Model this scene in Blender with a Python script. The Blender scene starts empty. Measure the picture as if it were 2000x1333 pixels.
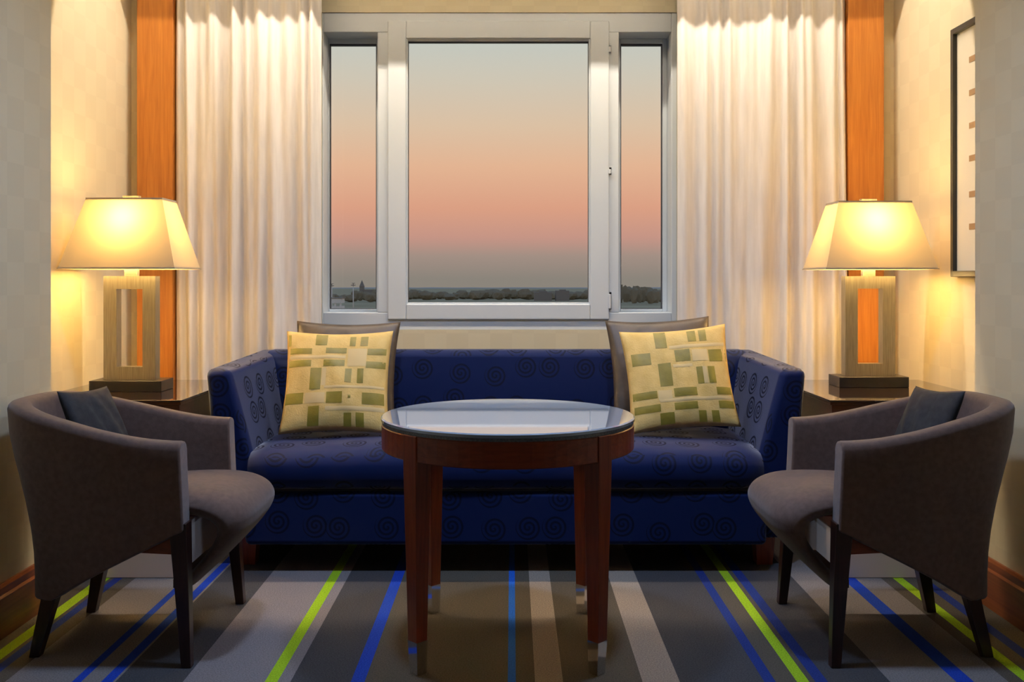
import bpy, bmesh, math, random
from mathutils import Vector, Matrix
random.seed(7)
PI = math.pi
S = bpy.context.scene
COL = S.collection

# ------------------------------------------------------------------ camera
FPX, HZ, CAMZ = 1900.0, 545.0, 1.05          # focal length in pixels, horizon row, eye height
cam_d = bpy.data.cameras.new('camera'); cam = bpy.data.objects.new('camera', cam_d); COL.objects.link(cam)
cam_d.sensor_width = 36.0; cam_d.lens = 36.0 * FPX / 2000.0
cam_d.shift_y = -(666.5 - HZ) / 2000.0
cam_d.clip_start = 0.05; cam_d.clip_end = 20000
cam.location = (0, 0, CAMZ); cam.rotation_euler = (PI / 2, 0, 0)
S.camera = cam

def lin(r, g, b):
    f = lambda c: (c / 255 / 12.92) if c <= 10 else ((c / 255 + 0.055) / 1.055) ** 2.4
    return (f(r), f(g), f(b), 1.0)

# ------------------------------------------------------------------ world: dusk sky by elevation
w = bpy.data.worlds.new('dusk_sky'); S.world = w; w.use_nodes = True
nt = w.node_tree; nt.nodes.clear()
tc = nt.nodes.new('ShaderNodeTexCoord'); sx = nt.nodes.new('ShaderNodeSeparateXYZ')
rp = nt.nodes.new('ShaderNodeValToRGB'); bg = nt.nodes.new('ShaderNodeBackground'); wo = nt.nodes.new('ShaderNodeOutputWorld')
nt.links.new(tc.outputs['Generated'], sx.inputs[0]); nt.links.new(sx.outputs['Z'], rp.inputs[0])
nt.links.new(rp.outputs[0], bg.inputs[0]); nt.links.new(bg.outputs[0], wo.inputs[0])
stops = [(0.0, (146, 137, 128)), (.024, (172, 149, 138)), (.042, (208, 155, 140)), (.072, (231, 166, 138)),
         (.115, (240, 188, 154)), (.155, (232, 201, 172)), (.20, (218, 206, 188)), (.235, (206, 207, 198)),
         (.42, (158, 181, 208)), (1.0, (112, 144, 196))]
e = rp.color_ramp.elements
while len(e) < len(stops): e.new(0.5)
for el, (p, c) in zip(e, stops): el.position = p; el.color = lin(*c)
bg.inputs[1].default_value = 1.0

# ------------------------------------------------------------------ large lights and exposure
S.view_settings.view_transform = 'Standard'; S.view_settings.look = 'None'
S.view_settings.gamma = 1.0; S.view_settings.use_curve_mapping = False
S.view_settings.exposure = 0.0
R_ = math.radians
def area(name, loc, rot, sx_, sy_, energy, color, spread=PI):
    l = bpy.data.lights.new(name, 'AREA'); l.shape = 'RECTANGLE'; l.size = sx_; l.size_y = sy_
    l.energy = energy; l.color = color; l.spread = spread
    o = bpy.data.objects.new(name, l); COL.objects.link(o); o.location = loc; o.rotation_euler = rot
    return o
# warm strip in the ceiling slot that runs along the window wall
area('slot_strip_light', (0, 3.85, 2.74), (0, 0, 0), 2.9, 0.008, 45, (1.0, 0.86, 0.70))
# unseen cool lights, added under the ceiling as bluish fill around the table
for lx in (-.8, .8):
    area('cool_fill_light', (lx * .6, 2.66, 2.59), (0, 0, 0), 0.16, 0.16, 13.5, (0.46, 0.64, 1.0), R_(130))

# ------------------------------------------------------------------ node material helpers
def mat(name, color, rough=0.6, metal=0.0, spec=0.5, **kw):
    m = bpy.data.materials.new(name); m.use_nodes = True
    b = m.node_tree.nodes['Principled BSDF']
    b.inputs['Base Color'].default_value = color if len(color) == 4 else (*color, 1)
    b.inputs['Roughness'].default_value = rough; b.inputs['Metallic'].default_value = metal
    b.inputs['Specular IOR Level'].default_value = spec
    for k, v in kw.items(): b.inputs[k.replace('_', ' ')].default_value = v
    return m
def nodes(m): return m.node_tree, m.node_tree.nodes['Principled BSDF']
def noise_mix(m, c1, c2, scale, detail=3, coord='Object', lo=0.35, hi=0.65, stretch=(1, 1, 1), bump=0.0, bscale=None, dist=0.0):
    t, b = nodes(m); N = t.nodes.new; L = t.links.new
    co = N('ShaderNodeTexCoord'); mp = N('ShaderNodeMapping'); mp.inputs['Scale'].default_value = stretch
    L(co.outputs[coord], mp.inputs[0])
    n = N('ShaderNodeTexNoise'); n.inputs['Scale'].default_value = scale; n.inputs['Detail'].default_value = detail
    n.inputs['Distortion'].default_value = dist
    L(mp.outputs[0], n.inputs['Vector'])
    r = N('ShaderNodeValToRGB'); r.color_ramp.elements[0].position = lo; r.color_ramp.elements[1].position = hi
    r.color_ramp.elements[0].color = c1; r.color_ramp.elements[1].color = c2
    L(n.outputs['Fac'], r.inputs[0]); L(r.outputs[0], b.inputs['Base Color'])
    if bump:
        n2 = N('ShaderNodeTexNoise'); n2.inputs['Scale'].default_value = bscale or scale * 4
        L(mp.outputs[0], n2.inputs['Vector'])
        bp = N('ShaderNodeBump'); bp.inputs['Strength'].default_value = bump; bp.inputs['Distance'].default_value = 0.004
        L(n2.outputs['Fac'], bp.inputs['Height']); L(bp.outputs[0], b.inputs['Normal'])
    return m
def wood(name, c1, c2, rough=0.35, axis='Z', scale=9):
    st = {'Z': (9, 9, .5), 'X': (.5, 9, 9), 'Y': (9, .5, 9)}[axis]
    return noise_mix(mat(name, c1, rough), c1, c2, scale, 6, lo=.3, hi=.7, stretch=st, dist=.6)

M = {}
# wallpaper: cream, soft woven checks
def wallpaper(name, ca, cb):
    m = mat(name, ca, 0.75, spec=0.25); t, b = nodes(m); N = t.nodes.new; L = t.links.new
    co = N('ShaderNodeTexCoord')
    ck = N('ShaderNodeTexChecker'); ck.inputs['Scale'].default_value = 10.0
    L(co.outputs['Object'], ck.inputs['Vector'])
    ck.inputs['Color1'].default_value = ca; ck.inputs['Color2'].default_value = cb
    n = N('ShaderNodeTexNoise'); n.inputs['Scale'].default_value = 5; n.inputs['Detail'].default_value = 5
    L(co.outputs['Object'], n.inputs['Vector'])
    mx = N('ShaderNodeMix'); mx.data_type = 'RGBA'; mx.inputs[7].default_value = cb
    L(n.outputs['Fac'], mx.inputs[0]); L(ck.outputs['Color'], mx.inputs[6]); L(mx.outputs[2], b.inputs['Base Color'])
    return m
M['wall'] = wallpaper('cream_wallpaper', (.74, .66, .46, 1), (.69, .61, .42, 1))
M['ceiling'] = mat('ceiling_paint', (.72, .70, .66), .8)
M['orange_wood'] = wood('cherry_veneer', (.42, .135, .018, 1), (.56, .21, .032, 1), .4, 'Z')
M['red_wood'] = wood('mahogany', (.17, .030, .010, 1), (.27, .055, .016, 1), .3, 'Z')
M['red_wood_x'] = wood('mahogany_rail', (.17, .030, .010, 1), (.27, .055, .016, 1), .3, 'X')
M['base_wood'] = wood('baseboard_wood', (.19, .055, .018, 1), (.30, .095, .030, 1), .35, 'Y')
M['dark_wood'] = wood('dark_walnut', (.020, .008, .006, 1), (.040, .015, .010, 1), .3, 'Z')
M['table_body'] = wood('end_table_walnut', (.055, .020, .012, 1), (.09, .033, .018, 1), .3, 'X')
M['plinth'] = mat('plinth_laminate', (.62, .50, .40), .5)
M['frame_white'] = mat('window_white', (.68, .73, .76), .35)
M['gasket'] = mat('grey_gasket', (.08, .085, .095), .5)
M['steel'] = mat('brushed_nickel', (.36, .33, .25), .38, 1.0)
noise_mix(M['steel'], (.34, .31, .24, 1), (.44, .40, .31, 1), 30, 2, stretch=(8, 8, .4))
M['nickel_light'] = mat('polished_nickel', (.62, .58, .48), .3, 1.0)
M['chrome'] = mat('chrome', (.75, .74, .72), .10, 1.0)
M['black'] = mat('black_lacquer', (.012, .009, .008), .3)
M['picture_frame'] = mat('picture_frame_dark', (.035, .036, .030), .4)
M['mat_board'] = mat('cream_mat_board', (.72, .68, .55), .7)
M['mark'] = mat('brown_print', (.35, .22, .11), .7)
M['taupe'] = noise_mix(mat('taupe_fabric', (.2, .16, .14), .8, spec=.2, Sheen_Weight=.25, Sheen_Roughness=.5), (.120, .073, .056, 1), (.150, .092, .071, 1), 60, 3, bump=.15, bscale=500)
M['charcoal'] = noise_mix(mat('charcoal_cotton', (.03, .03, .033), .85, spec=.2), (.030, .031, .034, 1), (.042, .043, .047, 1), 40, 3, bump=.15, bscale=400)
M['brown_silk'] = noise_mix(mat('brown_silk', (.1, .07, .04), .45), (.055, .038, .024, 1), (.10, .07, .044, 1), 14, 4, bump=.2, bscale=30)
M['cream_patch'] = noise_mix(mat('cream_patchwork', (.6, .5, .3), .7, spec=.25), (.66, .44, .135, 1), (.74, .52, .185, 1), 22, 3, bump=.25, bscale=160)
M['olive'] = noise_mix(mat('olive_silk', (.25, .2, .03), .5), (.25, .19, .018, 1), (.31, .235, .026, 1), 30, 3, bump=.1, bscale=200)
M['stitch'] = mat('stitched_band', (.66, .49, .22), .7)
M['curtain'] = noise_mix(mat('linen_curtain', (.68, .62, .54), .85, spec=.15), (.72, .67, .62, 1), (.80, .75, .70, 1), 8, 4, stretch=(6, 6, .6), bump=.1, bscale=300)

def spiral_fabric():
    m = mat('blue_swirl_velvet', (.004, .012, .10), .75, spec=.2); t, b = nodes(m); N = t.nodes.new; L = t.links.new
    uv = N('ShaderNodeUVMap'); uv.uv_map = 'UVMap'
    sc = N('ShaderNodeVectorMath'); sc.operation = 'SCALE'; sc.inputs['Scale'].default_value = 8.0
    L(uv.outputs[0], sc.inputs[0])
    v = N('ShaderNodeTexVoronoi'); v.voronoi_dimensions = '2D'; v.inputs['Scale'].default_value = 1.0; v.inputs['Randomness'].default_value = .45
    L(sc.outputs[0], v.inputs['Vector'])
    df = N('ShaderNodeVectorMath'); df.operation = 'SUBTRACT'; L(sc.outputs[0], df.inputs[0]); L(v.outputs['Position'], df.inputs[1])
    xyz = N('ShaderNodeSeparateXYZ'); L(df.outputs[0], xyz.inputs[0])
    ln = N('ShaderNodeVectorMath'); ln.operation = 'LENGTH'; L(df.outputs[0], ln.inputs[0])
    at = N('ShaderNodeMath'); at.operation = 'ARCTAN2'; L(xyz.outputs['Y'], at.inputs[0]); L(xyz.outputs['X'], at.inputs[1])
    def mth(op, a, bb):
        n = N('ShaderNodeMath'); n.operation = op
        for i, q in enumerate((a, bb)):
            if q is None: continue
            if isinstance(q, (int, float)): n.inputs[i].default_value = q
            else: L(q, n.inputs[i])
        return n.outputs[0]
    ph = mth('ADD', mth('MULTIPLY', ln.outputs['Value'], 2 * PI / .135), at.outputs[0])
    sn = mth('SINE', ph, None)
    line = mth('GREATER_THAN', sn, 0.1)
    mask = mth('LESS_THAN', ln.outputs['Value'], .36)
    sp = mth('MULTIPLY', line, mask)
    mx = N('ShaderNodeMix'); mx.data_type = 'RGBA'
    mx.inputs[6].default_value = (.0010, .0100, .070, 1); mx.inputs[7].default_value = (.0012, .005, .026, 1)
    L(sp, mx.inputs[0]); L(mx.outputs[2], b.inputs['Base Color'])
    L(mth('SUBTRACT', 0.55, mth('MULTIPLY', sp, .5)), b.inputs['Sheen Weight'])
    b.inputs['Sheen Roughness'].default_value = .35; b.inputs['Sheen Tint'].default_value = (.62, .68, .88, 1)
    bp = N('ShaderNodeBump'); bp.inputs['Strength'].default_value = .4; bp.inputs['Distance'].default_value = .003; bp.invert = True
    L(sp, bp.inputs['Height']); L(bp.outputs[0], b.inputs['Normal'])
    return m
M['velvet'] = spiral_fabric()

def thin_glass(name, tint=(1, 1, 1, 1)):
    m = bpy.data.materials.new(name); m.use_nodes = True; t = m.node_tree; t.nodes.clear(); N = t.nodes.new
    o = N('ShaderNodeOutputMaterial'); mx = N('ShaderNodeMixShader'); tr = N('ShaderNodeBsdfTransparent'); gl = N('ShaderNodeBsdfGlossy')
    fr = N('ShaderNodeFresnel'); fr.inputs[0].default_value = 1.45; tr.inputs[0].default_value = tint; gl.inputs['Roughness'].default_value = 0.0
    t.links.new(fr.outputs[0], mx.inputs[0]); t.links.new(tr.outputs[0], mx.inputs[1]); t.links.new(gl.outputs[0], mx.inputs[2]); t.links.new(mx.outputs[0], o.inputs[0])
    return m
M['pane'] = thin_glass('window_glass', (.97, .985, .98, 1))
M['glass_edge'] = thin_glass('table_glass', (.85, .95, .90, 1))
def shade_mat():
    m = bpy.data.materials.new('lamp_shade_linen'); m.use_nodes = True; t = m.node_tree; t.nodes.clear(); N = t.nodes.new
    o = N('ShaderNodeOutputMaterial'); mx = N('ShaderNodeMixShader'); d = N('ShaderNodeBsdfDiffuse'); tr = N('ShaderNodeBsdfTranslucent')
    d.inputs[0].default_value = (.62, .56, .44, 1); tr.inputs[0].default_value = (.046, .034, .017, 1); mx.inputs[0].default_value = .5
    t.links.new(d.outputs[0], mx.inputs[1]); t.links.new(tr.outputs[0], mx.inputs[2]); t.links.new(mx.outputs[0], o.inputs[0])
    return m
M['shade'] = shade_mat()
M['diffuser'] = bpy.data.materials.new('frosted_diffuser'); M['diffuser'].use_nodes = True
_t = M['diffuser'].node_tree; _n = _t.nodes.new('ShaderNodeBsdfTranslucent'); _n.inputs[0].default_value = (.92, .88, .80, 1); _t.links.new(_n.outputs[0], _t.nodes['Material Output'].inputs[0])
M['shade_trim'] = mat('shade_trim', (.50, .40, .26), .7)
def emit(name, c, s):
    m = bpy.data.materials.new(name); m.use_nodes = True; b = m.node_tree.nodes['Principled BSDF']
    b.inputs['Emission Color'].default_value = (*c, 1); b.inputs['Emission Strength'].default_value = s
    return m
M['bulb'] = emit('lit_bulb', (1, .70, .32), 5)

# ------------------------------------------------------------------ mesh helpers
def link(name, me, material=None, parent=None, smooth=False):
    o = bpy.data.objects.new(name, me); COL.objects.link(o)
    if material is not None:
        for mm in (material if isinstance(material, (list, tuple)) else [material]): me.materials.append(mm)
    if parent is not None:
        o.parent = parent; o.matrix_parent_inverse = Matrix.Translation(-Vector(parent.location)) if parent.rotation_euler.z == 0 else Matrix()
    if smooth:
        for p in me.polygons: p.use_smooth = True
    return o
def from_data(name, vs, fs, material=None, parent=None, smooth=False):
    me = bpy.data.meshes.new(name); me.from_pydata([tuple(v) for v in vs], [], fs)
    bm = bmesh.new(); bm.from_mesh(me); bmesh.ops.recalc_face_normals(bm, faces=bm.faces); bm.to_mesh(me); bm.free()
    me.update(); return link(name, me, material, parent, smooth)
BOXF = [(0, 3, 2, 1), (4, 5, 6, 7), (0, 1, 5, 4), (1, 2, 6, 5), (2, 3, 7, 6), (3, 0, 4, 7)]
def box_v(x0, x1, y0, y1, z0, z1):
    return [(x0, y0, z0), (x1, y0, z0), (x1, y1, z0), (x0, y1, z0), (x0, y0, z1), (x1, y0, z1), (x1, y1, z1), (x0, y1, z1)]
def boxes(name, lst, material, parent=None, bevel=0.0, seg=2):
    vs, fs = [], []
    for b in lst:
        k = len(vs); vs += box_v(*b); fs += [tuple(i + k for i in f) for f in BOXF]
    o = from_data(name, vs, fs, material, parent)
    if bevel: add_bevel(o, bevel, seg)
    return o
def box(name, b, material, parent=None, bevel=0.0, seg=2): return boxes(name, [b], material, parent, bevel, seg)
def add_bevel(o, wd, seg=2, smooth=True):
    md = o.modifiers.new('bevel', 'BEVEL'); md.width = wd; md.segments = seg; md.limit_method = 'ANGLE'; md.angle_limit = math.radians(35)
    if smooth:
        for p in o.data.polygons: p.use_smooth = True
        md.harden_normals = True
def prism(name, pts, z0, z1, material, parent=None):
    n = len(pts); vs = [(x, y, z0) for x, y in pts] + [(x, y, z1) for x, y in pts]
    fs = [tuple(range(n - 1, -1, -1)), tuple(range(n, 2 * n))] + [(i, (i + 1) % n, n + (i + 1) % n, n + i) for i in range(n)]
    return from_data(name, vs, fs, material, parent)
def loft(name, rings, material, parent=None, smooth=True, caps=True, closed=True):
    n = len(rings[0]); vs = [p for r in rings for p in r]; fs = []
    for i in range(len(rings) - 1):
        for j in range(n if closed else n - 1):
            a, b = i * n + j, i * n + (j + 1) % n; fs.append((a, b, b + n, a + n))
    if caps: fs += [tuple(range(n - 1, -1, -1)), tuple(range((len(rings) - 1) * n, len(rings) * n))]
    return from_data(name, vs, fs, material, parent, smooth)
def uv_box(o):
    me = o.data; l = me.uv_layers.new(name='UVMap')
    for p in me.polygons:
        a = max(range(3), key=lambda i: abs(p.normal[i])); ij = [(1, 2), (0, 2), (0, 1)][a]
        for li in p.loop_indices:
            c = me.vertices[me.loops[li].vertex_index].co; l.data[li].uv = (c[ij[0]] + .37 * a, c[ij[1]] + .11 * a)
def empty(name, loc):
    o = bpy.data.objects.new(name, None); COL.objects.link(o); o.location = loc; o.empty_display_size = .1; return o
def tag(o, label, cat, group=None):
    o['label'] = label; o['category'] = cat
    if group: o['group'] = group
    return o
def struct(o, label=None):
    o['kind'] = 'structure'
    if label: o['label'] = label
    return o
def smoothstep(t): t = max(0, min(1, t)); return t * t * (3 - 2 * t)

# ================================================================== THE SETTING
WN = 1.522          # near walls at |x|
XL, XR = -1.505, 1.54
AL, AR = -1.71, 1.715   # alcove walls
BW = 4.45           # window wall
CH = 2.60           # ceiling
# carpet: one floor, woven stripes
stripes = [(-3.0, 'd'), (-1.448, 'g'), (-1.409, 'd'), (-1.395, 'n'), (-1.366, 'd'), (-1.32, 'l'), (-1.146, 'b'), (-1.122, 'l'),
           (-1.07, 'b'), (-1.04, 'l'), (-1.033, 'n2'), (-.857, 'l2'), (-.644, 'g'), (-.611, 'l2'), (-.577, 'n2'), (-.42, 'b'),
           (-.384, 'd'), (-.011, 'b2'), (.010, 'd'), (.06, 'w'), (.133, 'd'), (.34, 'w'), (.437, 'n2'), (.657, 'n'), (.687, 'd'),
           (.742, 'g'), (.774, 'd'), (.79, 'n'), (.823, 'n2'), (.985, 'l'), (1.157, 'b'), (1.203, 'l'), (1.293, 'd'), (1.335, 'g'),
           (1.37, 'd'), (1.415, 'n'), (1.45, 'd'), (3.0, None)]
cc = {'d': (.105, .088, .066), 'g': (.36, .56, .02), 'n': (.020, .040, .20), 'n2': (.070, .066, .068), 'l': (.23, .20, .185), 'l2': (.235, .205, .20),
      'b': (.018, .060, .42), 'b2': (.02, .13, .62), 'w': (.33, .27, .215)}
cm = {}
for k, c in cc.items():
    c = tuple(x * .88 for x in c)
    c1 = tuple(x * .72 for x in c) + (1,); c2 = tuple(min(1, x * 1.28) for x in c) + (1,)
    cm[k] = noise_mix(mat('carpet_' + {'d': 'taupe', 'g': 'lime', 'n': 'navy', 'n2': 'slate', 'l': 'grey', 'l2': 'lavender', 'b': 'blue', 'b2': 'bright_blue', 'w': 'beige'}[k], c, .95, spec=.1), c1, c2, 240, 2, lo=.3, hi=.7, bump=.5, bscale=500)
keys = list(cm)
vs, fs, mi = [], [], []
for (x, k), (x2, _) in zip(stripes[:-1], stripes[1:]):
    i = len(vs); vs += [(x, -2.2, 0), (x2, -2.2, 0), (x2, 4.6, 0), (x, 4.6, 0)]; fs.append((i, i + 1, i + 2, i + 3)); mi.append(keys.index(k))
me = bpy.data.meshes.new('floor'); me.from_pydata(vs, [], fs); me.update()
fl = link('floor', me, [cm[k] for k in keys])
for p, q in zip(me.polygons, mi): p.material_index = q
struct(fl, 'striped carpet in taupe, grey, blue and lime green')

ED = 3.205          # where the near walls end and the alcove begins
struct(prism('wall_left', [(XL, -2.2), (XL, ED - .03), (AL, ED - .03), (AL, BW + .15), (AL - .3, BW + .15), (AL - .3, -2.2)], 0, CH, M['wall']), 'cream wallpapered left wall stepping back into an alcove')
struct(prism('wall_right', [(XR, -2.2), (XR, ED + .03), (AR, ED + .03), (AR, BW + .15), (AR + .3, BW + .15), (AR + .3, -2.2)], 0, CH, M['wall']), 'cream wallpapered right wall stepping back into an alcove')
struct(box('wall_front', (AL - .3, AR + .3, -2.4, -2.2, 0, CH), M['wall']))
FL, FR, FT, FB = -.871, .756, 2.270, .816     # window frame outline on the window wall
struct(boxes('wall_back', [(AL, FL, BW, BW + .18, 0, CH), (FR, AR, BW, BW + .18, 0, CH), (FL, FR, BW, BW + .18, 0, FB), (FL, FR, BW, BW + .18, FT, CH),
                           (AL, -1.5, 4.37, BW, 0, CH), (1.49, AR, 4.37, BW, 0, CH)], M['wall']), 'cream wall around the window')
# ceiling with a light slot
S0, S1 = 3.804, 3.967
struct(boxes('ceiling', [(AL - .3, AR + .3, -2.4, S0, CH, CH + .04), (AL - .3, AR + .3, S1, BW + .35, CH, CH + .04),
                         (AL - .3, AR + .3, S0 - .03, S0, CH + .04, CH + .2), (AL - .3, AR + .3, S1, S1 + .03, CH + .04, CH + .2),
                         (AL - .3, AR + .3, S0, S1, CH + .17, CH + .2)], M['ceiling']), 'white ceiling with a light slot along the window')
# wooden pilasters
struct(box('trim_1', (-1.659, -1.499, 4.30, 4.37, 0, CH), M['orange_wood'], bevel=.003), 'orange cherry wood pilaster behind the lamp beside the left curtain')
struct(box('trim_2', (1.487, 1.645, 4.30, 4.37, 0, CH), M['orange_wood'], bevel=.003), 'orange cherry wood pilaster behind the lamp beside the right curtain')
def baseboard(name, x, s, y1):
    pr = [(0, 0), (.022, 0), (.022, .118), (.014, .124), (.014, .145), (.008, .153), (0, .153)]
    o = loft(name, [[(x + s * a, -2.2, z) for a, z in pr], [(x + s * a, y1, z) for a, z in pr]], M['base_wood'], smooth=False)
    return struct(o, 'reddish wooden baseboard with a moulded top')
baseboard('baseboard_left', XL, 1, ED - .03); baseboard('baseboard_right', XR, -1, ED + .03)

# ---- window
win = empty('window_1', (-.057, BW, FB)); struct(win, 'white window with a wide centre sash and narrow side panes')
def px(x, d=BW): return (x - 1000) * d / FPX
def pz(y, d=BW): return CAMZ - (y - HZ) * d / FPX
def ring(name, o, i, y0, y1, material, parent, bevel=.004):
    (a0, a1, b0, b1), (c0, c1, d0, d1) = o, i
    return boxes(name, [(a0, c0, y0, y1, b0, b1), (c1, a1, y0, y1, b0, b1), (c0, c1, y0, y1, b0, d0), (c0, c1, y0, y1, d1, b1)], material, parent, bevel)
F0 = BW + .006
m1a, m1b = px(737), px(762)        # mullions
m2a, m2b = px(1186), px(1209)
zt, zb = pz(62), pz(611)
fr = boxes('outer_frame', [(FL, px(631), F0, BW + .17, FB, FT), (px(1312), FR, F0, BW + .17, FB, FT), (px(631), px(1312), F0, BW + .17, zt, FT), (px(631), px(1312), F0, BW + .17, FB, zb)], M['frame_white'], win, .004)
boxes('mullion', [(m1a, m1b, F0, BW + .17, zb, zt)], M['frame_white'], win, .003)
boxes('mullion', [(m2a, m2b, F0, BW + .17, zb, zt)], M['frame_white'], win, .003)
# side panes, set deep
for a, b in ((px(631), m1a), (m2b, px(1312))):
    y0 = BW + .13
    t = .022; tl = .004 if a < -.5 else t      # the hinge-side pane has the wider stile
    f = ring('pane_frame', (a, b, zb, zt), (a + tl, b - t, zb + .012, zt - t), y0, y0 + .05, M['frame_white'], win, .003)
    ring('gasket', (a + tl, b - t, zb + .012, zt - t), (a + tl + .004, b - t - .004, zb + .015, zt - t - .008), y0 + .01, y0 + .03, M['gasket'], f, 0)
    box('pane', (a + tl, b - t, y0 + .018, y0 + .024, zb + .012, zt - t), M['pane'], f)
# centre sash, proud of the frame
Y0 = BW - .006
d_ = Y0
so = (px(757, d_), px(1190, d_), pz(625, d_), pz(40, d_)); si = (px(793, d_), px(1153, d_), pz(594, d_), pz(75, d_))
sash = ring('sash', so, si, Y0, BW + .03, M['frame_white'], win, .006)
st = .006
ring('glazing_bead', (si[0] - .001, si[1] + .001, si[2] - .001, si[3] + .001), (si[0] + st, si[1] - st, si[2] + st, si[3] - st), BW + .004, BW + .05, M['frame_white'], sash, .002)
ring('gasket', (si[0], si[1], si[2], si[3]), (si[0] + .008, si[1] - .008, si[2] + .007, si[3] - .012), BW + .03, BW + .045, M['gasket'], sash, 0)
box('pane', (si[0], si[1], BW + .034, BW + .040, si[2], si[3]), M['pane'], sash)
for yy, h in ((95, .045), (334, .04), (588, .085)):
    x = px(1190, d_) ; z = pz(yy, d_)
    boxes('hinge', [(x - .002, x + .014, Y0 + .012, Y0 + .040, z - h / 2, z + h / 2), (x - .004, x + .008, Y0 - .004, Y0 + .02, z - h / 2 + .006, z + h / 2 - .012)], M['frame_white'], win, .003)

# ================================================================== SOFA
SX = -.022
sofa = empty('sofa', (SX, 3.85, 0)); tag(sofa, 'dark blue velvet sofa with a woven swirl pattern under the window', 'sofa')
def sofa_part(o, bev, seg=4):
    uv_box(o); add_bevel(o, bev, seg); return o
sofa_part(box('base', (SX - .93, SX + .93, 3.458, 4.17, .10, .292), M['velvet'], sofa), .02)
# seat cushion with a crowned top and soft front
rings = []
nx = 24
prof = [(4.02, .30), (3.62, .296), (3.48, .298), (3.447, .315), (3.436, .345), (3.436, .385), (3.450, .420), (3.485, .440), (3.56, .449), (3.70, .452), (3.86, .452), (4.02, .445)]
for i in range(nx + 1):
    u = -1 + 2 * i / nx; x = SX + .915 * u
    ed = max(0, abs(u) - .93) / .07
    sh = 1 - .18 * ed ** 2
    rings.append([(x, 3.75 + (y - 3.75) * (1 - .03 * ed ** 2) + .004 * math.sin(9 * u), .373 + (z - .373) * sh + (.006 * math.sin(7 * u + y * 3) if z > .4 else 0)) for y, z in prof])
cu = loft('seat_cushion', rings, M['velvet'], sofa); uv_box(cu)
# back
vs = []
bk = loft('backrest', [[(SX + x, y, z) for y, z in [(4.03, .10), (3.99, .45), (4.035, .735), (4.06, .75), (4.17, .75), (4.19, .73), (4.19, .10)]] for x in [-1.0 + .1 * k for k in range(21)]], M['velvet'], sofa, smooth=False)
sofa_part(bk, .012, 3)
for s in (-1, 1):
    def P(a, y, z): return (SX + s * a, y, z)
    n = 7; rings = []
    for k in range(n + 1):
        t = k / n; z = .10 + t * .62
        inn_f, inn_b = .862 + .148 * t ** 1.2, .835 + .12 * t
        out_f, out_b = 1.045 + .055 * t, 1.02 + .04 * t
        zz = z; zbk = .10 + t * .648
        rings.append([P(out_f, 3.545, zz), P(inn_f, 3.545, zz), P(inn_b, 4.19, zbk), P(out_b, 4.19, zbk)])
    a = loft('arm', rings, M['velvet'], sofa, smooth=False); sofa_part(a, .028, 4)
for x, y in ((-.95, 3.60), (.95, 3.60), (-.95, 4.10), (.95, 4.10)):
    x += SX
    loft('leg', [[(x - r, y - r, z), (x + r, y - r, z), (x + r, y + r, z), (x - r, y + r, z)] for z, r in ((0, .028), (.102, .036))], M['red_wood'], sofa, smooth=False)

# ================================================================== CUSHIONS
def pillow_pt(u, v, a, T, side, seed=0, pinch=.07):
    x = a * u * (1 - pinch * (1 - v * v) * abs(u)); z = a * v * (1 - pinch * (1 - u * u) * abs(v))
    h = T * (max(0, 1 - u * u) * max(0, 1 - v * v)) ** .42
    h *= 1 + .07 * math.sin(3.1 * u + seed) * math.cos(2.7 * v + 1.3 * seed)
    h += .0035 * math.sin(11 * u + 5 * v + seed) * (1 - u * u) * (1 - v * v)
    return (x, -side * h, z)
def pillow(name, a, T, material, label, loc, rot, seed=0, parts=None, group=None, n=26):
    root = empty(name, loc) if parts else None
    vs, fs = [], []
    g = [-math.cos(PI * i / n) * .35 + (-1 + 2 * i / n) * .65 for i in range(n + 1)]
    for sd in (1, -1):
        k = len(vs)
        vs += [pillow_pt(u, v, a, T, sd, seed) for v in g for u in g]
        for j in range(n):
            for i in range(n):
                q = k + j * (n + 1) + i; f = (q, q + 1, q + n + 2, q + n + 1); fs.append(f if sd == 1 else f[::-1])
    me = bpy.data.meshes.new(name); me.from_pydata(vs, [], fs)
    bm = bmesh.new(); bm.from_mesh(me); bmesh.ops.remove_doubles(bm, verts=bm.verts, dist=.0004); bmesh.ops.recalc_face_normals(bm, faces=bm.faces); bm.to_mesh(me); bm.free()
    for p in me.polygons: p.use_smooth = True
    if not parts:
        o = link(name, me, material); o.location = loc; o.rotation_euler = rot; return tag(o, label, 'cushion', group)
    c = bpy.data.objects.new('cover', me); me.materials.append(material); COL.objects.link(c); c.parent = root
    for nm, mt, lift, rects in parts:
        for (u0, u1, v0, v1) in rects:
            nu, nv = max(3, int((u1 - u0) * 22)), max(3, int((v1 - v0) * 22)); pv, pf = [], []
            for j in range(nv + 1):
                for i in range(nu + 1):
                    U = (u0 + (u1 - u0) * i / nu) * 2 - 1; V = 1 - 2 * (v0 + (v1 - v0) * j / nv)
                    p = pillow_pt(max(-.985, min(.985, U)), max(-.985, min(.985, V)), a, T, 1, seed)
                    e_ = lift if 0 < i < nu and 0 < j < nv else lift * .45
                    pv.append((p[0], p[1] - e_, p[2]))
            for j in range(nv):
                for i in range(nu): q = j * (nu + 1) + i; pf.append((q, q + nu + 1, q + nu + 2, q + 1))
            pm = bpy.data.meshes.new(nm); pm.from_pydata(pv, [], pf); pm.materials.append(mt)
            for p in pm.polygons: p.use_smooth = True
            po = bpy.data.objects.new(nm, pm); COL.objects.link(po); po.parent = root
    root.rotation_euler = rot; return tag(root, label, 'cushion', group)
R = math.radians
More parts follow.
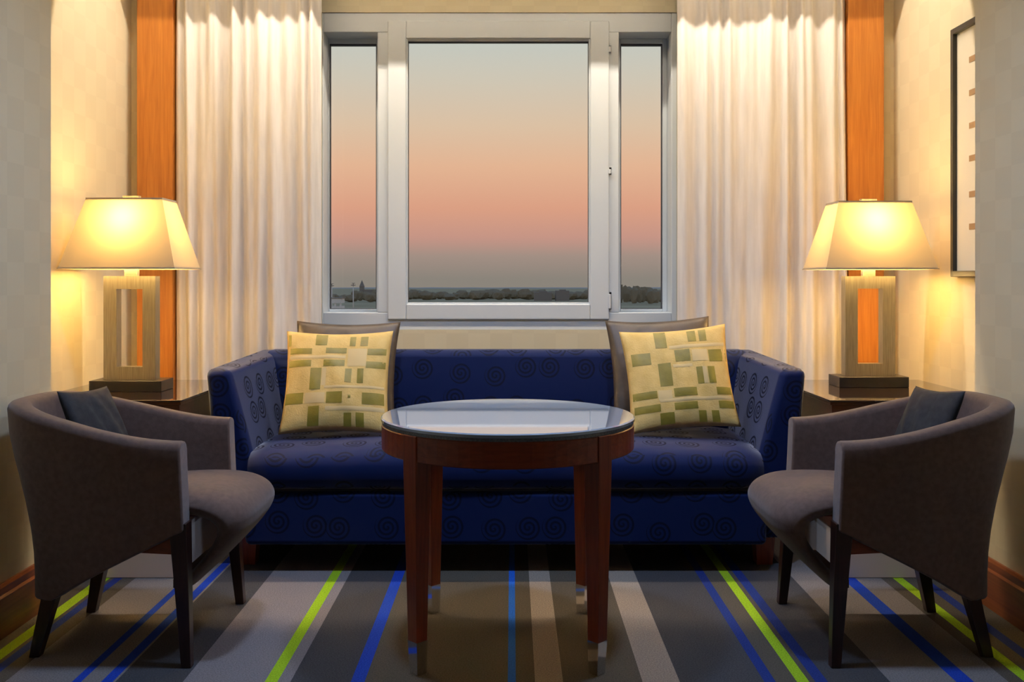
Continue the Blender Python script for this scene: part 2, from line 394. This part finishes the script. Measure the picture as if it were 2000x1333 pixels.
ol1 = [(.29, .40, .03, .16), (.61, .665, .06, .17), (.71, .78, .06, .17), (.02, .05, .05, .17), (.04, .26, .195, .255), (.395, .585, .19, .25), (.785, .97, .20, .265),
       (.03, .26, .32, .385), (.38, .575, .32, .385), (.78, .975, .335, .40), (.26, .365, .40, .61), (.585, .645, .41, .545), (.70, .76, .41, .55),
       (.02, .205, .635, .74), (.425, .57, .635, .745), (.755, .97, .64, .75), (.625, .648, .67, .695), (.26, .365, .77, .96), (.59, .66, .84, .97), (.70, .775, .835, .97)]
ol2 = [(.31, .42, .03, .22), (.62, .70, .04, .17), (.73, .80, .04, .17), (.06, .25, .26, .38), (.48, .62, .25, .37), (.80, .98, .27, .39),
       (.31, .43, .38, .60), (.66, .72, .44, .60), (.77, .84, .44, .60), (.03, .27, .64, .71), (.43, .64, .63, .71), (.83, .98, .64, .71),
       (.04, .29, .77, .84), (.42, .63, .77, .84), (.83, .98, .77, .84), (.28, .41, .86, .97), (.63, .70, .86, .97), (.75, .82, .86, .97)]
st1 = [(.04, .58, .272, .305), (.60, .78, .20, .385), (.40, .97, .575, .60), (.22, .41, .64, .74), (.42, .97, .775, .815), (.37, .41, .40, .57)]
st2 = [(.44, .97, .20, .235), (.64, .79, .26, .38), (.29, .97, .725, .757), (.45, .63, .40, .43), (.28, .41, .64, .74), (.72, .76, .44, .60)]
pillow('patchwork_cushion', .208, .05, M['cream_patch'], 'upright yellow patchwork cushion with a tiny lone olive square, on the blue sofa', (-.672, 3.738, .655), (R(-24), 0, R(2)), 1, [('patch', M['olive'], .0016, ol1), ('stitched_band', M['stitch'], .0010, st1)], 'patchwork cushions on the sofa')
pillow('patchwork_cushion', .208, .05, M['cream_patch'], 'tilted yellow patchwork cushion with one raised corner, on the blue sofa', (.640, 3.738, .668), (R(-24), R(-4.5), R(-2)), 2.2, [('patch', M['olive'], .0016, ol2), ('stitched_band', M['stitch'], .0010, st2)], 'patchwork cushions on the sofa')
pillow('silk_cushion', .212, .042, M['brown_silk'], 'brown silk cushion behind the upright yellow patchwork cushion', (-.668, 3.893, .680), (R(-22), R(.5), 0), 3, group='brown cushions on the sofa')
pillow('silk_cushion', .212, .042, M['brown_silk'], 'brown silk cushion behind the tilted yellow patchwork cushion', (.600, 3.893, .692), (R(-22), R(-2.5), 0), 4, group='brown cushions on the sofa')

# ================================================================== ROUND TABLE
TX, TY, TR = -.012, 2.826, .364
tb = empty('round_table', (TX, TY, 0)); tag(tb, 'round mahogany table with glass top and chrome feet in front of the sofa', 'table')
def disc(r, z, n=72): return [(TX + r * math.cos(2 * PI * i / n), TY + r * math.sin(2 * PI * i / n), z) for i in range(n)]
M['top_lam'] = noise_mix(mat('table_top_lacquer', (.1, .1, .1), .22, spec=.6), (.10, .115, .13, 1), (.16, .18, .20, 1), 220, 2)
ap = loft('apron', [disc(TR - .030, .566), disc(TR - .003, .566), disc(TR, .569), disc(TR, .633), disc(TR - .003, .636), disc(TR - .030, .636)], M['red_wood_x'], tb, smooth=False, caps=False)
tp = loft('table_top', [disc(TR - .002, .636), disc(TR - .002, .644)], M['top_lam'], tb, smooth=False)
M['top_glass'] = mat('pale_glass_top', (.30, .37, .45), .04, spec=.9, Coat_Weight=1.0, Coat_Roughness=.03, Coat_IOR=1.7)
gt = loft('glass_top', [disc(TR - .001, .6445), disc(TR + .002, .6465), disc(TR + .002, .6535), disc(TR - .002, .6565)], M['top_glass'], tb, smooth=False)
for ax in (45, 135, 225, 315):
    c, s_ = math.cos(R(ax)), math.sin(R(ax))
    def sq(rc, h, z):
        cx, cy = TX + rc * c, TY + rc * s_
        return [(cx + h * (c * p - s_ * q), cy + h * (s_ * p + c * q), z) for p, q in ((-1, -1), (1, -1), (1, 1), (-1, 1))]
    lg = loft('leg', [sq(.338, .0185, .088), sq(.340, .0265, .56), sq(.340, .0265, .636)], M['red_wood'], tb, smooth=False); add_bevel(lg, .002, 2)
    ft = loft('foot_cap', [sq(.336, .0155, 0), sq(.338, .0187, .089)], M['chrome'], lg, smooth=False)
    ft['label'] = 'chrome foot cap'

# ================================================================== END TABLES
def end_table(x0, x1, y0, label, inner):
    t = empty('end_table', ((x0 + x1) / 2, y0 + .33, 0)); tag(t, label, 'table', 'end tables beside the sofa')
    s = .012
    box('plinth', (x0 + .02, x1 - .02, y0 + .005, 4.06, 0, .172), M['plinth'], t, .003)
    box('body', (x0 + s, x1 - s, y0 + s, 4.08, .172, .607), M['table_body'], t, .003)
    box('table_top', (x0 + .004, x1 - .004, y0 + .004, 4.09, .607, .6175), M['table_body'], t, .002)
    box('glass_top', (x0, x1, y0, 4.095, .6178, .625), M['et_glass'], t, .0015)
M['et_glass'] = mat('dark_glass_over_wood', (.045, .022, .014), .05, spec=.7, Coat_Weight=.6, Coat_Roughness=.02)
end_table(AL + .004, -1.157, 3.405, 'dark walnut end table with glass top in the alcove without a picture', 1)
end_table(1.112, AR - .004, 3.405, 'dark walnut end table with glass top in the alcove of the framed picture', -1)

# ================================================================== TABLE LAMPS
def lamp(X, Y, label):
    z0 = .6253
    L_ = empty('table_lamp', (X, Y, z0)); tag(L_, label, 'lamp', 'table lamps beside the sofa')
    box('base', (X - .136, X + .136, Y - .066, Y + .066, z0, z0 + .041), M['black'], L_, .002)
    zb_, h, hw, bd = z0 + .041, .394, .0985, .049
    body = ring('frame', (X - hw, X + hw, zb_, zb_ + h), (X - hw + bd, X + hw - bd, zb_ + bd, zb_ + h - bd), Y - .024, Y + .024, M['steel'], L_, 0)
    bm = bmesh.new(); bm.from_mesh(body.data); bmesh.ops.remove_doubles(bm, verts=bm.verts, dist=1e-5); bm.to_mesh(body.data); bm.free()
    zs = zb_ + h
    box('neck', (X - .025, X + .025, Y - .012, Y + .012, zs, zs + .035), M['nickel_light'], L_, .002)
    # shade
    zb2, zt2 = zs + .026, zs + .026 + .268
    (bw, bd2), (tw, td) = (.215, .150), (.142, .075)
    def rect(w_, d2, z): return [(X - w_, Y - d2, z), (X + w_, Y - d2, z), (X + w_, Y + d2, z), (X - w_, Y + d2, z)]
    sh = loft('shade', [rect(bw, bd2, zb2), rect(tw, td, zt2)], M['shade'], L_, smooth=False, caps=False)
    for (w_, d2, z, q) in ((bw, bd2, zb2, 1), (tw, td, zt2, -1)):
        o, i = rect(w_ + .0015, d2 + .0015, z), rect(w_ - .0015, d2 - .0015, z); o2, i2 = rect(w_ + .0015, d2 + .0015, z + q * .005), rect(w_ - .0015, d2 - .0015, z + q * .005)
        vs = o + i + o2 + i2; fs = []
        for k in range(4):
            j = (k + 1) % 4; fs += [(k, j, 8 + j, 8 + k), (4 + j, 4 + k, 12 + k, 12 + j), (k, 4 + k, 4 + j, j), (8 + k, 8 + j, 12 + j, 12 + k)]
        tr = from_data('shade_trim', vs, fs, M['shade_trim'], L_)
    from_data('added_diffuser', rect(tw - .001, td - .001, zt2 - .012), [(0, 1, 2, 3)], M['diffuser'], L_)  # unseen panels, added inside the shade to soften the lamp glow on the walls
    from_data('added_diffuser', rect(bw - .004, bd2 - .004, zb2 + .010), [(0, 1, 2, 3)], M['diffuser'], L_)
    # harp rod, bulb, finial
    boxes('harp', [(X - .004, X + .004, Y + .050, Y + .056, zs + .03, zt2 + .002), (X - tw, X + tw, Y - .002, Y + .002, zt2 - .006, zt2 - .002)], M['nickel_light'], L_)
    box('finial', (X - .031, X + .031, Y - .012, Y + .012, zt2 + .002, zt2 + .013), M['steel'], L_, .001)
    zc = zb2 + .160
    bm = bmesh.new(); bmesh.ops.create_uvsphere(bm, u_segments=16, v_segments=10, radius=.026)
    me = bpy.data.meshes.new('bulb'); bm.to_mesh(me); bm.free()
    for p in me.polygons: p.use_smooth = True
    b = link('bulb', me, M['bulb'], L_); b.location = (X, Y - .012, zc - .055)
    ld = bpy.data.lights.new('lamp_bulb_light', 'POINT'); ld.energy = 120; ld.color = (1.0, .67, .26); ld.shadow_soft_size = .04
    lo = bpy.data.objects.new('lamp_bulb_light', ld); COL.objects.link(lo); lo.location = (X, Y - .012, zc + .0)
    b.visible_shadow = True
    ld.use_shadow = True
    lo.location.z = zc + .012
lamp(-1.452, 3.716, 'nickel table lamp with a lit cream shade, in the alcove without a picture')
lamp(1.414, 3.862, 'nickel table lamp with a lit cream shade, in the alcove of the framed picture')

# ================================================================== ARMCHAIRS
def catmull(P, n):
    out = []
    Q = [P[0] * 2 - P[1]] + P + [P[-1] * 2 - P[-2]]
    for i in range(1, len(Q) - 2):
        for k in range(n):
            t = k / n; a, b, c, d = Q[i - 1], Q[i], Q[i + 1], Q[i + 2]
            out.append(.5 * ((2 * b) + (c - a) * t + (2 * a - 5 * b + 4 * c - d) * t * t + (3 * b - a - 3 * c + d) * t ** 3))
    out.append(P[-1]); return out
def armchair(X, Y, s, label, cush):
    A = empty('armchair', (X, Y, 0)); tag(A, label, 'chair', 'taupe tub armchairs')
    W = lambda p: (X + s * p[0], Y + p[1], p[2])
    top = [(.190, .262), (.02, .268), (-.13, .258), (-.26, .222), (-.345, .125), (-.365, 0)]
    bot = [(.205, .262), (.02, .238), (-.13, .208), (-.238, .176), (-.262, .085), (-.262, 0)]
    full = lambda L: [Vector((x, y, 0)) for x, y in L] + [Vector((x, -y, 0)) for x, y in reversed(L[:-1])]
    T = catmull(full(top), 6); B = catmull(full(bot), 6); n = len(T)
    arc = [0]
    for i in range(1, n): arc.append(arc[-1] + (T[i] - T[i - 1]).length)
    rings = []
    for i in range(n):
        t = abs(arc[i] / arc[-1] * 2 - 1)             # 1 at arm fronts, 0 at the back
        zt_ = .605 + .098 * smoothstep((1 - t) / .85)
        zb_ = .155 + (.365 - .155) * max(0, min(1, (t - .46) / .54)) ** 1.0
        j0, j1 = max(0, i - 1), min(n - 1, i + 1)
        def at(z):
            f = smoothstep((z - .22) / .46); return B[i].lerp(T[i], f)
        tg = (T[j1] - T[j0]).normalized(); nin = Vector((-tg.y, tg.x, 0)) * 1
        if nin.dot(Vector((.0, 0, 0)) - T[i] + Vector((.05, 0, 0))) < 0: nin = -nin
        if t > .9: nin = Vector((0, -1 if T[i].y > 0 else 1, 0))
        th = .066
        sec = []
        for k in range(9):
            z = zb_ + (zt_ - .022 - zb_) * k / 8; p = at(z); sec.append((p.x, p.y, z))
        p = at(zt_)
        for ang in (30, 60, 90):
            q = p + nin * (.022 * (1 - math.cos(R(ang)))); sec.append((q.x, q.y, zt_ - .022 + .022 * math.sin(R(ang))))
        for ang in (90, 60, 30, 0):
            q = p + nin * (th - .022 * (1 - math.cos(R(ang)))); sec.append((q.x, q.y, zt_ - .022 + .022 * math.sin(R(ang))))
        zi = max(zb_ + .0, .33)
        for k in range(1, 6):
            z = zt_ - .022 + (zi - zt_ + .022) * k / 5; q = at(z) + nin * th; sec.append((q.x, q.y, z))
        q = at(zb_) + nin * (th * .8); sec.append((q.x, q.y, zb_))
        rings.append([W(v) for v in sec])
    shell = loft('shell', rings, M['taupe'], A, smooth=True); add_bevel(shell, .008, 3)
    # piping along the front edges of the arms
    for e_ in (0, -1):
        pass
    # seat: top runs forward, rolls over the nose and folds back under
    out = [(-.20, .425), (-.10, .437), (.05, .450), (.17, .455), (.26, .447), (.318, .425), (.345, .392), (.343, .355), (.315, .312), (.268, .262), (.215, .212), (.165, .170)]
    inn = [(-.20, .36), (-.10, .365), (.05, .372), (.15, .380), (.21, .378), (.243, .366), (.258, .345), (.252, .318), (.232, .285), (.203, .248), (.170, .212), (.140, .185)]
    wd = [.135, .172, .190, .197, .215, .222, .220, .212, .200, .186, .172, .160]
    O = catmull([Vector((a, b, c)) for (a, b), c in zip(out, wd)], 4); I = catmull([Vector((a, b, c)) for (a, b), c in zip(inn, wd)], 4)
    rings = []; m = 14
    for o, i_ in zip(O, I):
        r = []; w_ = o.z
        for k in range(m + 1):
            v = -1 + 2 * k / m; f = (abs(v)) ** 6; mid = (o + i_) * .5
            q = o.lerp(mid, f * .8); cr = .010 * (1 - v * v)
            nrm = (o - i_); nrm.z = 0; nrm.normalize()
            r.append(W((q.x + nrm.x * cr, v * w_, q.y + nrm.y * cr)))
        for k in range(m + 1):
            v = 1 - 2 * k / m; f = abs(v) ** 6; mid = (o + i_) * .5; q = i_.lerp(mid, f * .8)
            r.append(W((q.x, v * w_ * .995, q.y)))
        rings.append(r)
    loft('seat', rings, M['taupe'], A)
    # wooden underframe
    for sd in (-1, 1):
        def leg(x0, y0, z0, h0, x1, y1, h1):
            r = [[W((x + a * h, sd * y + b * h, z)) for a, b in ((-1, -1), (1, -1), (1, 1), (-1, 1))] for x, y, z, h in ((x0, y0, z0, h0), ((x0 + x1) / 2, (y0 + y1) / 2, z0 / 2 + .01, (h0 + h1) / 2), (x1, y1, 0, h1))]
            add_bevel(loft('leg', r, M['dark_wood'], A, smooth=False), .002, 2)
        leg(.183, .232, .385, .024, .212, .258, .0135)
        leg(-.165, .150, .30, .026, -.235, .182, .0145)
        pts = [(.19, .225), (-.17, .165)]
        (xa, ya), (xb, yb) = pts
        vs = [W((x, sd * (y + q), z)) for x, y in ((xa, ya), (xb, yb)) for q in (-.012, .012) for z in (.296, .375)]
        from_data('side_rail', vs, [(0, 1, 3, 2), (4, 6, 7, 5), (0, 4, 5, 1), (2, 3, 7, 6), (0, 2, 6, 4), (1, 5, 7, 3)], M['red_wood_x'], A)
    a0, a1 = W((.135, -.15, .175)), W((.160, .15, .205))
    box('front_stretcher', (min(a0[0], a1[0]), max(a0[0], a1[0]), a0[1], a1[1], .178, .203), M['dark_wood'], A, .002)
    return A
armchair(-1.09, 2.89, 1, 'taupe tub armchair with rolled seat, on the side without a picture', 0)
armchair(1.085, 2.89, -1, 'taupe tub armchair with rolled seat, on the side of the framed picture', 0)
pillow('chair_cushion', .138, .034, M['charcoal'], 'small charcoal cushion leaning in the armchair away from the framed picture', (-1.232, 2.905, .595), (R(-24), R(3), R(84)), 5, group='charcoal cushions in the armchairs')
pillow('chair_cushion', .138, .034, M['charcoal'], 'small charcoal cushion leaning in the armchair on the framed picture side', (1.227, 2.905, .595), (R(-24), R(-3), R(-84)), 6, group='charcoal cushions in the armchairs')

# ================================================================== CURTAINS
def curtain(x0, x1, seed, label):
    rnd = random.Random(seed); nxx, nz = 260, 40
    nf = 19; cen = sorted(x0 + (x1 - x0) * (k + .5 + rnd.uniform(-.3, .3)) / nf for k in range(nf))
    amp = [rnd.uniform(.018, .05) for _ in cen]; wid = [rnd.uniform(.011, .026) for _ in cen]; dr = [rnd.uniform(-.03, .03) for _ in cen]; ph = [rnd.uniform(0, 6) for _ in cen]
    vs, fs = [], []
    for j in range(nz + 1):
        t = j / nz; z = .015 + (2.585 - .015) * t
        for i in range(nxx + 1):
            x = x0 + (x1 - x0) * i / nxx; y = 0
            for c, a, w_, d, p in zip(cen, amp, wid, dr, ph):
                cx = c + d * (1 - t) ** 1.3 + .006 * math.sin(3 * t + p)
                ww = w_ * (1.25 - .45 * smoothstep((t - .6) / .4)); aa = a * (.75 + .35 * math.sin(2.5 * t + p))
                y -= aa * math.exp(-((x - cx) / ww) ** 2)
            y += .006 * math.sin(60 * (x - x0) + 2 * t) * smoothstep((t - .7) / .3)
            vs.append((x, 4.335 + y, z))
    for j in range(nz):
        for i in range(nxx): q = j * (nxx + 1) + i; fs.append((q, q + 1, q + nxx + 2, q + nxx + 1))
    o = from_data('curtain', vs, fs, M['curtain'], smooth=True)
    sd = o.modifiers.new('solid', 'SOLIDIFY'); sd.thickness = .003
    return tag(o, label, 'curtain', 'linen curtains at the window')
curtain(-1.492, -.848, 3, 'off-white linen curtain in folds beside the narrow pane showing the church')
curtain(.735, 1.482, 11, 'off-white linen curtain in folds beside the narrow pane next to the hinges')

# ================================================================== PICTURE
pc = empty('framed_picture', (AR, 3.5, 1.06)); tag(pc, 'dark-framed picture with cream mat hanging on the alcove wall behind the lamp', 'picture')
y0, y1, z0, z1 = 3.30, 3.745, 1.058, 2.008
boxes('picture_frame', [(AR - .028, AR - .001, y0, y0 + .022, z0, z1), (AR - .028, AR - .001, y1 - .022, y1, z0, z1), (AR - .028, AR - .001, y0 + .022, y1 - .022, z0, z0 + .022), (AR - .028, AR - .001, y0 + .022, y1 - .022, z1 - .022, z1)], M['picture_frame'], pc, .002)
mb = box('mat_board', (AR - .012, AR - .002, y0 + .02, y1 - .02, z0 + .02, z1 - .02), M['mat_board'], pc)
for k, yy in enumerate((117, 182, 246, 310, 380, 443)):
    zz = pz(yy, 3.62); box('printed_mark', (AR - .0135, AR - .0118, 3.56, 3.622, zz - .011, zz + .011), M['mark'], mb)

# ================================================================== OUTSIDE, far below and beyond the window
def gz(D): return -11.0 - .0082 * (D - 300)      # the land falls away gently
M['field'] = noise_mix(mat('hazy_grass_field', (.1, .1, .07), 1.0, spec=0.0), (.36, .30, .19, 1), (.48, .41, .27, 1), .02, 4, stretch=(1, 3, 1))  # paler than grass: distance haze is put into the colour
M['far_tree'] = noise_mix(mat('hazy_far_foliage', (.08, .08, .06), .95, spec=.05), (.21, .18, .125, 1), (.28, .24, .17, 1), .5, 3)  # foliage colour lifted to carry the greying of distance haze
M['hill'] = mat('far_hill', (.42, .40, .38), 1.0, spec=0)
M['pale_wall'] = mat('pale_concrete', (.72, .69, .66), .8)
M['stone'] = mat('grey_stone', (.22, .20, .18), .9)
gr = from_data('ground', [(-900, 30, gz(30)), (900, 30, gz(30)), (4000, 7000, gz(7000)), (-4000, 7000, gz(7000))], [(0, 1, 2, 3)], M['field']); struct(gr, 'grey-green fields far below the window')
rnd = random.Random(5)
hv, hf = [], []
for i in range(61):
    x = -2500 + 5000 * i / 60; h = 4 + 22 * max(0, math.sin(i * .31) * .5 + math.sin(i * .13 + 1) * .5) + rnd.uniform(0, 2)
    hv += [(x, 5600, gz(5600)), (x, 6000, gz(6000) + h), (x, 6600, gz(6600))]
for i in range(60):
    for q in (0, 1): a = 3 * i + q; hf.append((a, a + 3, a + 4, a + 1))
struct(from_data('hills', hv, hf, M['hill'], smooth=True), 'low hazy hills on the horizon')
def blob(seed):
    bm = bmesh.new(); bmesh.ops.create_icosphere(bm, subdivisions=2, radius=1); r = random.Random(seed)
    for v in bm.verts:
        k = r.uniform(.78, 1.12); v.co = Vector((v.co.x * k, v.co.y * k, max(-.9, v.co.z * k)))
        v.co.z += .95
    bmesh.ops.scale(bm, vec=(.5, .5, 1 / 1.9), verts=bm.verts)
    me = bpy.data.meshes.new('tree'); bm.to_mesh(me); bm.free(); me.materials.append(M['far_tree']); return me
bl = [blob(k) for k in range(4)]
def tree(xp, ytop, D, wpx, label, group):
    # a tree standing on the ground at distance D whose top shows at the given row
    h = CAMZ - gz(D) - (ytop - HZ) * D / FPX; w_ = wpx * D / FPX
    o = bpy.data.objects.new('tree', rnd.choice(bl)); COL.objects.link(o); o.location = ((xp - 1000) * D / FPX, D, gz(D)); o.scale = (w_, w_, h); o.rotation_euler.z = rnd.uniform(0, 6)
    tag(o, label, 'tree', group)
def tree_row(xa, xb, top, D, wr, step, label, group):
    x, k = xa, 0
    while x < xb:
        tree(x, top(x) + rnd.uniform(-4, 3), D + (k % 4) * 24, rnd.uniform(*wr), label, group); x += rnd.uniform(*step); k += 1
tree_row(1203, 1294, lambda x: 560 + (6 if x > 1272 else 0), 540, (14, 24), (7, 10), 'dark tree in the tall clump seen through the narrow pane beside the hinges', 'trees behind the hinge side pane')
tree_row(640, 748, lambda x: 577 if x < 690 else 569, 600, (16, 28), (9, 12), 'dark tree in the row behind the floodlight masts', 'trees behind the floodlight masts')
tree_row(785, 1165, lambda x: 568 + 3 * math.sin(x * .03), 700, (18, 34), (10, 14), 'low dark tree in the long row seen through the wide centre pane', 'trees in the centre pane')
def ob(xp, D): return (xp - 1000) * D / FPX
def oz(yp, D): return CAMZ - (yp - HZ) * D / FPX
# church with spire
D = 900; X0 = ob(707, D); ch = empty('church', (X0, D, gz(D))); tag(ch, 'small distant church with a pointed spire above the trees', 'building')
box('tower', (X0 - 2, X0 + 2, D - 2, D + 2, gz(D), oz(560, D)), M['stone'], ch)
zt_ = oz(560, D); from_data('spire', [(X0 - 2.2, D - 2.2, zt_), (X0 + 2.2, D - 2.2, zt_), (X0 + 2.2, D + 2.2, zt_), (X0 - 2.2, D + 2.2, zt_), (X0, D, oz(547, D))], [(0, 1, 4), (1, 2, 4), (2, 3, 4), (3, 0, 4), (0, 3, 2, 1)], M['stone'], ch)
box('nave', (X0 + 2, X0 + 12, D - 3, D + 3, gz(D), oz(566, D)), M['stone'], ch)
# floodlight masts
for xp, yt, lab in ((690, 557, 'slim floodlight mast standing in front of the church'), (648, 558, 'slim floodlight mast beside the pale gantry building')):
    D = 330; X0 = ob(xp, D); ms = empty('floodlight_mast', (X0, D, gz(D))); tag(ms, lab, 'mast', 'floodlight masts')
    zt_ = oz(yt, D); loft('pole', [[(X0 + r * math.cos(k * PI / 3), D + r * math.sin(k * PI / 3), z) for k in range(6)] for z, r in ((gz(D), .22), (zt_, .12))], M['pale_wall'], ms)
    boxes('lamp_head', [(X0 - .75, X0 + .75, D - .3, D + .3, zt_ - .2, zt_ + .05), (X0 - .5, X0 + .6, D - .3, D + .3, zt_ + .5, zt_ + .65), (X0 - .1, X0 + .1, D - .1, D + .1, zt_ - .2, zt_ + .6)], M['stone'], ms)
D = 300; xa, xb = ob(646, D), ob(670, D); g = empty('gantry_building', ((xa + xb) / 2, D, gz(D))); tag(g, 'pale concrete building on stilts at the edge of the field', 'building')
box('upper_storey', (xa, xb, D - 3, D + 3, oz(592, D), oz(583, D)), M['pale_wall'], g); box('roof_slab', (xa - .2, xb + .4, D - 3.2, D + 3.2, oz(583, D), oz(581.5, D)), M['stone'], g)
box('lower_deck', (xa, xb, D - 3, D + 3, oz(603, D), oz(598, D)), M['pale_wall'], g)
for q in (xa + .3, (xa + xb) / 2, xb - .3): box('pillar', (q - .25, q + .25, D - 2.8, D - 2.3, gz(D), oz(592, D)), M['pale_wall'], g)
for xp, wp, yt, lab in ((1098, 26, 566, 'low grey distant hall with stepped roof at the end of the tree row'), (1060, 34, 569, 'long low grey distant shed in the tree row')):
    D = 660; X0 = ob(xp, D); w_ = wp * D / FPX; h = empty('distant_hall', (X0, D, gz(D))); tag(h, lab, 'building')
    box('hall', (X0 - w_ / 2, X0 + w_ / 2, D - 6, D + 6, gz(D), oz(yt + 2, D)), M['stone'], h); box('roof', (X0 - w_ / 5, X0 + w_ / 4, D - 5, D + 5, oz(yt + 2, D), oz(yt, D)), M['stone'], h)
